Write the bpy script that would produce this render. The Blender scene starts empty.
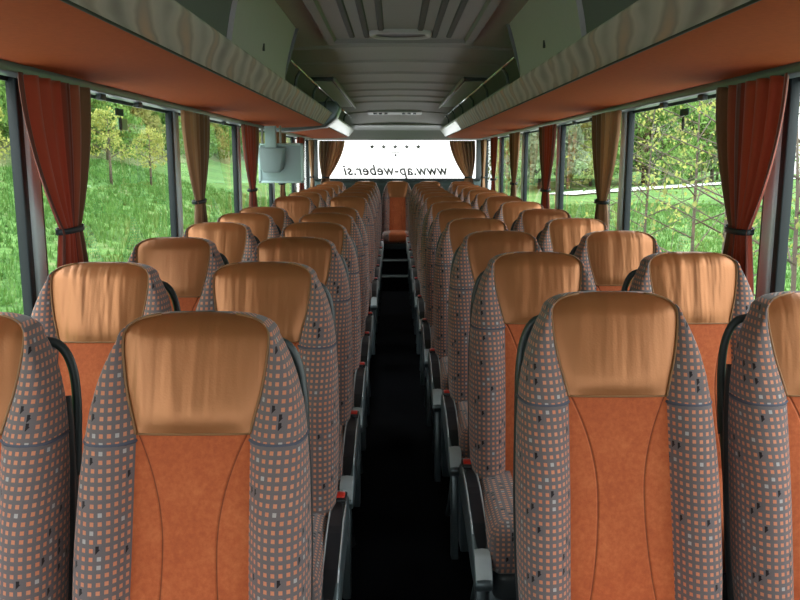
import bpy, bmesh, math, random
from mathutils import Vector, Matrix, Euler
random.seed(7)
S = bpy.context.scene
COL = S.collection
PI = math.pi
CZ = 1.474            # eye height above the seat podium
XC = 0.03             # centre line of the coach

# ------------------------------------------------------------------ materials
def newmat(name):
    m = bpy.data.materials.new(name); m.use_nodes = True
    nt = m.node_tree
    b = nt.nodes['Principled BSDF']
    return m, nt, b
def N(nt, t, **kw):
    n = nt.nodes.new(t)
    for k, v in kw.items():
        if k.startswith('i_'):
            key = k[2:]
            key = int(key) if key.isdigit() else key.replace('_', ' ')
            n.inputs[key].default_value = v
        else: setattr(n, k, v)
    return n
def L(nt, a, b): nt.links.new(a, b)
def math_n(nt, op, a, b=None, c=None):
    n = nt.nodes.new('ShaderNodeMath'); n.operation = op
    for i, v in enumerate((a, b, c)):
        if v is None: continue
        if isinstance(v, (int, float)): n.inputs[i].default_value = v
        else: nt.links.new(v, n.inputs[i])
    return n.outputs[0]
def mixc(nt, f, a, b):
    n = nt.nodes.new('ShaderNodeMix'); n.data_type = 'RGBA'
    for i, v in ((0, f), (6, a), (7, b)):
        if isinstance(v, (int, float)): n.inputs[i].default_value = v
        elif isinstance(v, tuple): n.inputs[i].default_value = v if len(v) == 4 else (*v, 1)
        else: nt.links.new(v, n.inputs[i])
    return n.outputs[2]
def ramp(nt, fac, stops):
    n = nt.nodes.new('ShaderNodeValToRGB')
    el = n.color_ramp.elements
    while len(el) < len(stops): el.new(0.5)
    for e, (p, c) in zip(el, stops): e.position = p; e.color = (*c, 1)
    nt.links.new(fac, n.inputs[0]); return n.outputs[0]
def noise(nt, vec, scale, detail=3, rough=0.5):
    n = N(nt, 'ShaderNodeTexNoise', i_Scale=scale, i_Detail=detail, i_Roughness=rough)
    if vec is not None: L(nt, vec, n.inputs['Vector'])
    return n.outputs[0]
def coords(nt, kind='Object', scale=None):
    t = nt.nodes.new('ShaderNodeTexCoord'); o = t.outputs[kind]
    if scale:
        mp = nt.nodes.new('ShaderNodeMapping'); mp.inputs['Scale'].default_value = scale
        L(nt, o, mp.inputs[0]); o = mp.outputs[0]
    return o
def bump(nt, b, h, strength=0.3, dist=0.01):
    n = N(nt, 'ShaderNodeBump', i_Strength=strength, i_Distance=dist)
    L(nt, h, n.inputs['Height']); L(nt, n.outputs[0], b.inputs['Normal'])
def plain(name, col, rough=0.5, metal=0.0, nscale=0, namt=0.12, spec=None, coat=0):
    m, nt, b = newmat(name)
    b.inputs['Base Color'].default_value = (*col, 1)
    b.inputs['Roughness'].default_value = rough; b.inputs['Metallic'].default_value = metal
    if spec is not None: b.inputs['Specular IOR Level'].default_value = spec
    if coat: b.inputs['Coat Weight'].default_value = coat
    if nscale:
        f = noise(nt, coords(nt), nscale, 4)
        c = mixc(nt, f, tuple(x*(1-namt) for x in col), tuple(min(1, x*(1+namt)) for x in col))
        L(nt, c, b.inputs['Base Color'])
        bump(nt, b, f, 0.15, 0.002)
    return m

def mat_leather():
    m, nt, b = newmat('copper_leather')
    co = coords(nt)
    oi = nt.nodes.new('ShaderNodeObjectInfo')
    va = nt.nodes.new('ShaderNodeVectorMath'); va.operation = 'ADD'
    mul = math_n(nt, 'MULTIPLY', oi.outputs['Random'], 37.0)
    L(nt, co, va.inputs[0]); L(nt, mul, va.inputs[1])
    mp = nt.nodes.new('ShaderNodeMapping'); mp.inputs['Scale'].default_value = (24, 3, 3.0)
    L(nt, va.outputs[0], mp.inputs[0])
    folds = noise(nt, mp.outputs[0], 1.0, 2, 0.45)
    amp = math_n(nt, 'MULTIPLY', folds, math_n(nt, 'MULTIPLY_ADD', oi.outputs['Random'], 0.9, 0.25))
    fine = noise(nt, co, 220, 3)
    h = math_n(nt, 'MULTIPLY_ADD', fine, 0.03, amp)
    bump(nt, b, h, 0.62, 0.014)
    mot = noise(nt, co, 6, 3)
    L(nt, mixc(nt, mot, (0.37, 0.140, 0.048), (0.46, 0.188, 0.072)), b.inputs['Base Color'])
    b.inputs['Metallic'].default_value = 0.50
    b.inputs['Roughness'].default_value = 0.37
    b.inputs['Coat Weight'].default_value = 0.12; b.inputs['Coat Roughness'].default_value = 0.3
    return m
def mat_velour():
    m, nt, b = newmat('orange_velour')
    uv = nt.nodes.new('ShaderNodeUVMap').outputs[0]
    sep = nt.nodes.new('ShaderNodeSeparateXYZ'); L(nt, uv, sep.inputs[0])
    co = coords(nt)
    f = noise(nt, co, 90, 5, 0.7); g = noise(nt, co, 9, 3)
    k = math_n(nt, 'ADD', math_n(nt, 'MULTIPLY', f, 0.6), math_n(nt, 'MULTIPLY', g, 0.5))
    col = ramp(nt, k, [(0.3, (0.38, 0.075, 0.024)), (0.55, (0.53, 0.122, 0.038)), (0.8, (0.68, 0.20, 0.070))])
    # hourglass seams: |x| = 0.052 + a*(z-0.77)^2
    dz = math_n(nt, 'SUBTRACT', sep.outputs[1], 0.76)
    co_ = math_n(nt, 'MULTIPLY_ADD', math_n(nt, 'GREATER_THAN', dz, 0.0), 0.80, 0.45)
    s = math_n(nt, 'MULTIPLY_ADD', math_n(nt, 'MULTIPLY', dz, dz), co_, 0.05)
    e = math_n(nt, 'ABSOLUTE', math_n(nt, 'SUBTRACT', math_n(nt, 'ABSOLUTE', sep.outputs[0]), s))
    seam = nt.nodes.new('ShaderNodeMapRange'); seam.interpolation_type = 'SMOOTHSTEP'
    L(nt, e, seam.inputs[0]); seam.inputs[1].default_value = 0.0; seam.inputs[2].default_value = 0.0045
    thread = nt.nodes.new('ShaderNodeMapRange'); L(nt, e, thread.inputs[0])
    thread.inputs[1].default_value = 0.0; thread.inputs[2].default_value = 0.0018
    L(nt, mixc(nt, thread.outputs[0], (0.16, 0.035, 0.012), col), b.inputs['Base Color'])
    h = math_n(nt, 'ADD', seam.outputs[0], math_n(nt, 'MULTIPLY', f, 0.12))
    bump(nt, b, h, 0.6, 0.005)
    b.inputs['Roughness'].default_value = 0.9
    b.inputs['Sheen Weight'].default_value = 0.15; b.inputs['Sheen Tint'].default_value = (1, 0.6, 0.4, 1)
    return m
def mat_checks():
    m, nt, b = newmat('checked_moquette')
    P = 0.0146
    uv = nt.nodes.new('ShaderNodeUVMap').outputs[0]
    sep = nt.nodes.new('ShaderNodeSeparateXYZ'); L(nt, uv, sep.inputs[0])
    u = math_n(nt, 'DIVIDE', sep.outputs[0], P); v = math_n(nt, 'DIVIDE', sep.outputs[1], P)
    fu = math_n(nt, 'FRACT', u); fv = math_n(nt, 'FRACT', v)
    iu = math_n(nt, 'FLOOR', u); iv = math_n(nt, 'FLOOR', v)
    cmb = nt.nodes.new('ShaderNodeCombineXYZ'); L(nt, iu, cmb.inputs[0]); L(nt, iv, cmb.inputs[1])
    wn = nt.nodes.new('ShaderNodeTexWhiteNoise'); L(nt, cmb.outputs[0], wn.inputs[0]); r = wn.outputs[0]
    def inside(f, a, c): return math_n(nt, 'MULTIPLY', math_n(nt, 'GREATER_THAN', f, a), math_n(nt, 'LESS_THAN', f, c))
    sq = math_n(nt, 'MULTIPLY', inside(fu, 0.23, 0.73), inside(fv, 0.23, 0.73))
    # black chevron: an L of two bars
    ch = math_n(nt, 'MULTIPLY', math_n(nt, 'MULTIPLY', inside(fu, 0.02, 0.98), inside(fv, 0.02, 0.98)),
                math_n(nt, 'LESS_THAN', math_n(nt, 'SUBTRACT', fu, fv), 0.0))
    ch = math_n(nt, 'MULTIPLY', ch, math_n(nt, 'SUBTRACT', 1.0, math_n(nt, 'MULTIPLY', math_n(nt, 'GREATER_THAN', fv, 0.58), math_n(nt, 'GREATER_THAN', fu, 0.42))))
    isblk = math_n(nt, 'GREATER_THAN', r, 0.955)
    ispale = math_n(nt, 'LESS_THAN', r, 0.06)
    weave = noise(nt, uv, 900, 2)
    base = mixc(nt, weave, (0.135, 0.110, 0.112), (0.205, 0.172, 0.178))
    big = noise(nt, coords(nt), 14, 2)
    tone = mixc(nt, big, (0.66, 0.20, 0.095), (0.68, 0.33, 0.20))
    sqc = mixc(nt, ispale, tone, (0.48, 0.44, 0.42))
    notb = math_n(nt, 'SUBTRACT', 1.0, isblk)
    c = mixc(nt, math_n(nt, 'MULTIPLY', sq, notb), base, sqc)
    c = mixc(nt, math_n(nt, 'MULTIPLY', ch, isblk), c, (0.015, 0.010, 0.012))
    L(nt, c, b.inputs['Base Color']); b.inputs['Roughness'].default_value = 0.95
    b.inputs['Sheen Weight'].default_value = 0.25
    bump(nt, b, weave, 0.25, 0.002)
    return m
def mat_fascia():
    m, nt, b = newmat('flame_streak_fabric')
    uv = nt.nodes.new('ShaderNodeUVMap').outputs[0]
    mp = nt.nodes.new('ShaderNodeMapping'); mp.inputs['Scale'].default_value = (1.1, 5.0, 1); mp.inputs['Rotation'].default_value = (0, 0, -0.5)
    L(nt, uv, mp.inputs[0])
    w = N(nt, 'ShaderNodeTexWave', i_Scale=0.9, i_Distortion=3.0, i_Detail=3.0, i_Detail_Scale=1.2)
    L(nt, mp.outputs[0], w.inputs[0])
    f2 = noise(nt, mp.outputs[0], 1.3, 3)
    k = math_n(nt, 'ADD', math_n(nt, 'MULTIPLY', w.outputs[1], 0.5), math_n(nt, 'MULTIPLY', f2, 0.55))
    c = ramp(nt, k, [(0.2, (0.30, 0.255, 0.29)), (0.38, (0.50, 0.435, 0.48)), (0.6, (0.58, 0.49, 0.52)), (0.72, (0.38, 0.30, 0.32)), (0.9, (0.66, 0.40, 0.33))])
    L(nt, c, b.inputs['Base Color']); b.inputs['Roughness'].default_value = 0.6
    return m
def mat_curtain(name, cols):
    m, nt, b = newmat(name)
    uv = nt.nodes.new('ShaderNodeUVMap').outputs[0]
    sep = nt.nodes.new('ShaderNodeSeparateXYZ'); L(nt, uv, sep.inputs[0])
    mp = nt.nodes.new('ShaderNodeMapping'); mp.inputs['Scale'].default_value = (1, 0.15, 1); L(nt, uv, mp.inputs[0])
    n = noise(nt, mp.outputs[0], 5, 2)
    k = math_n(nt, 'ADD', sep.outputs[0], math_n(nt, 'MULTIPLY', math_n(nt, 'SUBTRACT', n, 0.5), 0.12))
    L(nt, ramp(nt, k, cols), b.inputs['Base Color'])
    b.inputs['Roughness'].default_value = 0.75; b.inputs['Sheen Weight'].default_value = 0.4
    # a little daylight comes through the weave
    tr = N(nt, 'ShaderNodeBsdfTranslucent'); L(nt, ramp(nt, k, cols), tr.inputs[0])
    mx = N(nt, 'ShaderNodeMixShader', i_0=0.25)
    out = nt.nodes['Material Output']
    L(nt, b.outputs[0], mx.inputs[1]); L(nt, tr.outputs[0], mx.inputs[2]); L(nt, mx.outputs[0], out.inputs[0])
    return m
def mat_glass(name='coach_glass', tint=(0.90, 0.95, 0.93)):
    m, nt, b = newmat(name)
    nt.nodes.remove(b)
    t = N(nt, 'ShaderNodeBsdfTransparent'); t.inputs[0].default_value = (*tint, 1)
    g = N(nt, 'ShaderNodeBsdfGlossy', i_Roughness=0.0); g.inputs[0].default_value = (1, 1, 1, 1)
    lw = N(nt, 'ShaderNodeLayerWeight', i_Blend=0.5)
    f = math_n(nt, 'MULTIPLY_ADD', math_n(nt, 'POWER', lw.outputs['Facing'], 5.0), 0.80, 0.05)
    mx = N(nt, 'ShaderNodeMixShader')
    L(nt, f, mx.inputs[0]); L(nt, t.outputs[0], mx.inputs[1]); L(nt, g.outputs[0], mx.inputs[2])
    L(nt, mx.outputs[0], nt.nodes['Material Output'].inputs[0])
    return m
def mat_grass(name, dark, mid, light, straw):
    m, nt, b = newmat(name)
    co = coords(nt)
    a = noise(nt, co, 0.5, 4, 0.6); c = noise(nt, co, 6, 6, 0.75); d = noise(nt, co, 1.7, 3)
    k = math_n(nt, 'ADD', math_n(nt, 'MULTIPLY', a, 0.45), math_n(nt, 'MULTIPLY', c, 0.6))
    col = ramp(nt, k, [(0.36, dark), (0.5, mid), (0.64, light)])
    st = nt.nodes.new('ShaderNodeMapRange'); L(nt, d, st.inputs[0]); st.inputs[1].default_value = 0.58; st.inputs[2].default_value = 0.75
    st.inputs[4].default_value = 0.75
    L(nt, mixc(nt, st.outputs[0], col, straw), b.inputs['Base Color'])
    b.inputs['Roughness'].default_value = 0.9; b.inputs['Specular IOR Level'].default_value = 0.1
    bump(nt, b, c, 0.8, 0.15)
    return m
def mat_leaf(name, a, c):
    m, nt, b = newmat(name)
    f = noise(nt, coords(nt), 3.5, 3, 0.7)
    cc = ramp(nt, f, [(0.35, a), (0.65, c)])
    L(nt, cc, b.inputs['Base Color']); b.inputs['Roughness'].default_value = 0.7
    b.inputs['Specular IOR Level'].default_value = 0.2
    tr = N(nt, 'ShaderNodeBsdfTranslucent'); L(nt, cc, tr.inputs[0])
    mx = N(nt, 'ShaderNodeMixShader', i_0=0.35)
    L(nt, b.outputs[0], mx.inputs[1]); L(nt, tr.outputs[0], mx.inputs[2]); L(nt, mx.outputs[0], nt.nodes['Material Output'].inputs[0])
    return m

M = dict(
    leather=mat_leather(), velour=mat_velour(), checks=mat_checks(), fascia=mat_fascia(),
    glass=mat_glass(), 
    piping=plain('tan_piping', (0.30, 0.15, 0.06), 0.5), seam=plain('grey_seam', (0.09, 0.10, 0.14), 0.8),
    shell=plain('charcoal_plastic', (0.035, 0.042, 0.046), 0.45, nscale=200, namt=0.1),
    handle=plain('slate_handle', (0.045, 0.062, 0.066), 0.35),
    steelblue=plain('slate_metal', (0.13, 0.165, 0.18), 0.3, 0.35, nscale=40),
    silver=plain('satin_silver', (0.68, 0.74, 0.77), 0.25, 0.35, nscale=60, namt=0.06),
    chrome=plain('chrome', (0.8, 0.82, 0.8), 0.12, 1.0),
    inset=plain('black_inset', (0.012, 0.014, 0.018), 0.35),
    red=plain('red_button', (0.75, 0.03, 0.015), 0.3),
    orange=plain('orange_rack_cloth', (0.33, 0.068, 0.018), 0.85, spec=0.15, nscale=60, namt=0.18),
    door=plain('grey_locker_plastic', (0.47, 0.43, 0.46), 0.5, nscale=120, namt=0.08),
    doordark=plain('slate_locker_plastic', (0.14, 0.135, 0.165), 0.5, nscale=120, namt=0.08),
    ceil=plain('grey_ceiling_cloth', (0.30, 0.28, 0.27), 0.8, nscale=160, namt=0.1),
    groove=plain('dark_groove', (0.035, 0.037, 0.036), 0.7),
    ceiltrim=plain('grey_ceiling_trim', (0.33, 0.32, 0.31), 0.45, nscale=90, namt=0.05),
    rackin=plain('black_rack_lining', (0.02, 0.024, 0.023), 0.8),
    glarewhite=plain('glare_white_plastic', (0.75, 0.76, 0.72), 0.25),  # rear window glare on the rack ends, put into the colour
    pillar=plain('pale_blue_pillar', (0.72, 0.88, 0.93), 0.45, nscale=80, namt=0.05),
    rubber=plain('black_rubber', (0.012, 0.02, 0.024), 0.5),
    wall=plain('grey_side_lining', (0.12, 0.13, 0.14), 0.8, nscale=90),
    rearwall=plain('green_grey_lining', (0.055, 0.085, 0.08), 0.7, nscale=90),
    floor=plain('black_aisle_carpet', (0.004, 0.004, 0.005), 0.95, nscale=300, namt=0.5, spec=0.05),
    podium=plain('charcoal_carpet', (0.015, 0.016, 0.018), 0.95, nscale=300, namt=0.4, spec=0.1),
    monitor=plain('pale_blue_monitor_plastic', (0.36, 0.48, 0.50), 0.4, nscale=70, namt=0.04),
    monitordark=plain('grey_monitor_housing', (0.24, 0.31, 0.32), 0.45, nscale=70, namt=0.04),
    screen=plain('black_screen', (0.01, 0.01, 0.012), 0.1),
    decal=plain('grey_vinyl_lettering', (0.12, 0.125, 0.13), 0.6), decal2=plain('dark_green_sticker', (0.01, 0.05, 0.035), 0.5),
    decal3=plain('pale_green_sticker', (0.35, 0.62, 0.30), 0.5),
    body=plain('white_coach_bodywork', (0.75, 0.76, 0.76), 0.3),
    bark=plain('brown_bark', (0.10, 0.075, 0.055), 0.9, nscale=12, namt=0.5),
    road=plain('pale_gravel_road', (0.60, 0.58, 0.56), 0.9, nscale=3),
    grassL=mat_grass('long_green_grass', (0.032, 0.076, 0.020), (0.090, 0.185, 0.045), (0.185, 0.32, 0.09), (0.27, 0.25, 0.13)),
    hill=mat_grass('scrubby_hillside', (0.05, 0.08, 0.03), (0.12, 0.16, 0.06), (0.24, 0.27, 0.12), (0.34, 0.26, 0.15)),
    tuft=mat_leaf('grass_blades', (0.05, 0.13, 0.025), (0.14, 0.28, 0.065)),
    leafY=mat_leaf('yellow_leaves', (0.24, 0.30, 0.07), (0.50, 0.47, 0.13)),
    leafG=mat_leaf('green_leaves', (0.08, 0.18, 0.04), (0.24, 0.38, 0.09)),
    leafO=mat_leaf('olive_leaves', (0.16, 0.18, 0.05), (0.38, 0.37, 0.12)),
    leafB=mat_leaf('grey_green_leaves', (0.18, 0.23, 0.14), (0.38, 0.43, 0.27)),
)
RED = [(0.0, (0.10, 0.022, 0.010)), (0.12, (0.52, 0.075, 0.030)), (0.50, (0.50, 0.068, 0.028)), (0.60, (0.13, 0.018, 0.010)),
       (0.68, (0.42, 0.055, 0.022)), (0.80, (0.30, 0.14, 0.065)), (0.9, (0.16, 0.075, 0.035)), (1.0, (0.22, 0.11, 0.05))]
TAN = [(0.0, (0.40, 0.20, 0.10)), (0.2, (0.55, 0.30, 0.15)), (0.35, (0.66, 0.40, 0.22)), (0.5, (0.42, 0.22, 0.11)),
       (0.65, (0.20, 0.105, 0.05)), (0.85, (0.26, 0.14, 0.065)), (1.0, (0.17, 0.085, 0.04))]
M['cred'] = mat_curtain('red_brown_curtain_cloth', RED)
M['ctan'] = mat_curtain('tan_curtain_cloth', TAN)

# ------------------------------------------------------------------ mesh helpers
class MB:
    def __init__(s): s.v = []; s.f = []; s.uv = []; s.mi = []
    def add(s, verts, faces, uvs=None, mi=0):
        o = len(s.v); s.v += [tuple(p) for p in verts]
        s.uv += uvs if uvs else [(p[0], p[2]) for p in verts]
        for f in faces: s.f.append([o+i for i in f]); s.mi.append(mi)
    def box(s, x0, x1, y0, y1, z0, z1, mi=0):
        v = [(x, y, z) for x in (x0, x1) for y in (y0, y1) for z in (z0, z1)]
        s.add(v, [(0, 1, 3, 2), (4, 6, 7, 5), (0, 4, 5, 1), (2, 3, 7, 6), (0, 2, 6, 4), (1, 5, 7, 3)], mi=mi)
    def grid(s, rows, uvs=None, close=False, mi=0):
        n = len(rows[0]); v = [p for r in rows for p in r]; f = []
        for i in range(len(rows)-1):
            for j in range(n-1 if not close else n):
                a = i*n+j; b_ = i*n+(j+1) % n
                f.append((a, b_, b_+n, a+n))
        s.add(v, f, [q for r in uvs for q in r] if uvs else None, mi)
    def tube(s, pts, r, seg=8, cap=True, mi=0):
        pts = [Vector(p) for p in pts]; n = len(pts)
        rs = r if isinstance(r, (list, tuple)) else [r]*n
        rows = []; up = None
        for i, p in enumerate(pts):
            t = (pts[min(i+1, n-1)] - pts[max(i-1, 0)]).normalized()
            if up is None:
                up = Vector((0, 0, 1)) if abs(t.z) < 0.9 else Vector((1, 0, 0))
            a = t.cross(up)
            if a.length < 1e-6: a = t.cross(Vector((0, 1, 0)))
            a.normalize(); b_ = a.cross(t).normalized(); up = b_
            rows.append([p + (a*math.cos(2*PI*k/seg) + b_*math.sin(2*PI*k/seg))*rs[i] for k in range(seg)])
        o = len(s.v)
        s.grid(rows, close=True, mi=mi)
        if cap:
            s.f.append(list(range(o, o+seg))[::-1]); s.mi.append(mi)
            s.f.append([o+(n-1)*seg+k for k in range(seg)]); s.mi.append(mi)
    def prism(s, poly, axis, a0, a1, mi=0):
        """poly: 2-D outline; axis: 'x','y','z' is the extrusion axis"""
        def P(q, a):
            return {'x': (a, q[0], q[1]), 'y': (q[0], a, q[1]), 'z': (q[0], q[1], a)}[axis]
        n = len(poly); v = [P(q, a0) for q in poly] + [P(q, a1) for q in poly]
        f = [list(range(n))[::-1], list(range(n, 2*n))] + [(i, (i+1) % n, n+(i+1) % n, n+i) for i in range(n)]
        s.add(v, f, mi=mi)
    def build(s, name, mats, parent=None, smooth=False, bevel=0, seg=2, recalc=True, angle=None):
        me = bpy.data.meshes.new(name)
        me.from_pydata(s.v, [], s.f)
        if not isinstance(mats, (list, tuple)): mats = [mats]
        for m in mats: me.materials.append(m)
        me.polygons.foreach_set('material_index', s.mi)
        uvl = me.uv_layers.new(name='UVMap')
        dat = [0.0]*(2*len(me.loops))
        li = [0]*len(me.loops); me.loops.foreach_get('vertex_index', li)
        for i, vi in enumerate(li): dat[2*i], dat[2*i+1] = s.uv[vi]
        uvl.data.foreach_set('uv', dat)
        if recalc:
            bm = bmesh.new(); bm.from_mesh(me)
            bmesh.ops.recalc_face_normals(bm, faces=bm.faces); bm.to_mesh(me); bm.free()
        me.polygons.foreach_set('use_smooth', [smooth]*len(me.polygons))
        me.update()
        o = bpy.data.objects.new(name, me); COL.objects.link(o)
        if parent: o.parent = parent
        if bevel:
            md = o.modifiers.new('bevel', 'BEVEL'); md.width = bevel; md.segments = seg; md.limit_method = 'ANGLE'; md.angle_limit = math.radians(40)
            md.harden_normals = False
            if not smooth:
                me.polygons.foreach_set('use_smooth', [True]*len(me.polygons))
        return o
def tag(o, label, cat, group=None, kind=None):
    o['label'] = label
    if cat: o['category'] = cat
    if group: o['group'] = group
    if kind: o['kind'] = kind
    return o
def struct(o): o['kind'] = 'structure'; return o
def empty(name, loc=(0, 0, 0), rz=0):
    o = bpy.data.objects.new(name, None); COL.objects.link(o)
    o.location = loc; o.rotation_euler = (0, 0, rz); o.empty_display_size = 0.1
    return o
def copy_tree(o, parent=None):
    c = o.copy(); COL.objects.link(c)
    if parent: c.parent = parent
    for ch in [q for q in bpy.data.objects if q.parent == o]:
        copy_tree(ch, c)
    return c
def lerp_table(tab, z):
    if z <= tab[0][0]: return tab[0][1]
    for (a, va), (b_, vb) in zip(tab, tab[1:]):
        if z <= b_:
            t = (z-a)/(b_-a); return va+(vb-va)*t
    return tab[-1][1]
def catmull(pts, n):
    out = []; P = [pts[0]] + pts + [pts[-1]]; m = len(pts)-1
    for k in range(n+1):
        t = k/n*m; i = min(int(t), m-1); t -= i
        p0, p1, p2, p3 = P[i], P[i+1], P[i+2], P[i+3]
        out.append(tuple(0.5*((2*b)+(-a+c)*t+(2*a-5*b+4*c-d)*t*t+(-a+3*b-3*c+d)*t**3) for a, b, c, d in zip(p0, p1, p2, p3)))
    return out
def spline(pts, n): return catmull([tuple(p) for p in pts], n)
def rbox(mb, x0, x1, y0, y1, z0, z1, r=0.03, n=5, mi=0, bulge=0.0):
    """rounded cushion-like box as a superellipsoid-ish grid"""
    cx, cy, cz = (x0+x1)/2, (y0+y1)/2, (z0+z1)/2; hx, hy, hz = (x1-x0)/2, (y1-y0)/2, (z1-z0)/2
    prof = []
    for k in range(n+1):
        a = -PI/2 + PI/2*k/n; prof.append((r*(1-math.cos(a)), -hz + r*(1+math.sin(a))))
    for k in range(n+1):
        a = PI/2*k/n; prof.append((r*(1-math.cos(a)), hz - r*(1-math.sin(a))))
    prof = [(r+0.6*min(hx, hy), -hz)] + prof + [(r+0.6*min(hx, hy), hz+bulge)]
    rows = []; uvs = []
    base = None
    for ins, z in prof:
        row = []; isx = []
        ax, ay = max(hx-ins, 0.001), max(hy-ins, 0.001); rr = min(max(0.03-ins*0.5, 0.01), ax, ay)
        for (sx, sy, a0) in ((1, -1, -PI/2), (1, 1, 0), (-1, 1, PI/2), (-1, -1, PI)):
            for k in range(n+1):
                a = a0+PI/2*k/n
                isx.append((k >= n/2) == (a0 in (-PI/2, PI/2)))
                row.append((cx+sx*(ax-rr)+rr*math.cos(a), cy+sy*(ay-rr)+rr*math.sin(a), cz+z))
        rows.append(row)
        uvs.append([((q[1] if ix else q[0]+.7), q[2]+ins*.8) for q, ix in zip(row, isx)])
    o = len(mb.v); m = len(rows[0])
    mb.grid(rows, uvs, close=True, mi=mi)
    mb.f.append(list(range(o, o+m))[::-1]); mb.mi.append(mi)
    mb.f.append([o+(len(rows)-1)*m+k for k in range(m)]); mb.mi.append(mi)

# ------------------------------------------------------------------ coach seat
WT = [(.44, .208), (.6, .217), (.75, .218), (.88, .214), (.965, .207), (1.01, .200), (1.06, .187), (1.10, .171), (1.125, .157), (1.135, .151)]
CT = [(.44, .113), (.75, .108), (.965, .107), (1.0, .116), (1.04, .127), (1.08, .134), (1.12, .139), (1.135, .139)]
PT = [(.44, .045), (.8, .050), (.95, .036), (1.05, .022), (1.135, .012)]
TT = [(.44, .070), (.7, .062), (.95, .052), (1.135, .046)]
def levels():
    lv = [(.44+(.965-.44)*i/14, 1.0) for i in range(15)]
    lv += [(z, 1.0) for z in (.970, .978, .99, 1.01, 1.03, 1.05, 1.07, 1.09, 1.11, 1.125, 1.135)]
    for k in range(1, 11):
        a = PI/2*k/10.0
        lv.append((1.135+.045*math.sin(a), max(math.cos(a), 0.02)))
    return lv
def section(z, k, s=1):
    """half cross-section: panel points (centre->edge) and bolster points (edge->back)"""
    yc = (z-1.165)*0.28 - 0.01*math.sin((z-.44)/.74*PI)
    w = lerp_table(WT, z)*k**0.62
    cw = lerp_table(CT, z)*k**0.62
    if k < 1: cw += (w-cw)*min(1, (1-k)*3)**0.7*0.97
    P = lerp_table(PT, z)*k; T = lerp_table(TT, z)*k
    bl = 0.0 if z <= .965 else min(1, (z-.965)/.03)
    yf = yc-.030*k
    pan = []
    for i in range(9):
        u = i/8; b = (0.004+bl*0.007)*(1-u**3)*k
        if bl > 0: b += 0.003*bl*k
        if i == 8: b = 0.0
        pan.append((u*cw*s, yf-b, z))
    ww = w-cw
    ctl = [(cw, yf), (cw+.22*ww, yf-.75*P), (cw+.55*ww, yf-P), (cw+.86*ww, yf-.62*P), (w, yf+.018*k), (w+.001, yc+.028*k), (w-.010*k, yc+T)]
    bol = [(x*s, y, z) for x, y in spline(ctl, 16)]
    return pan, bol, (w, yc, T, cw, yf)
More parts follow.
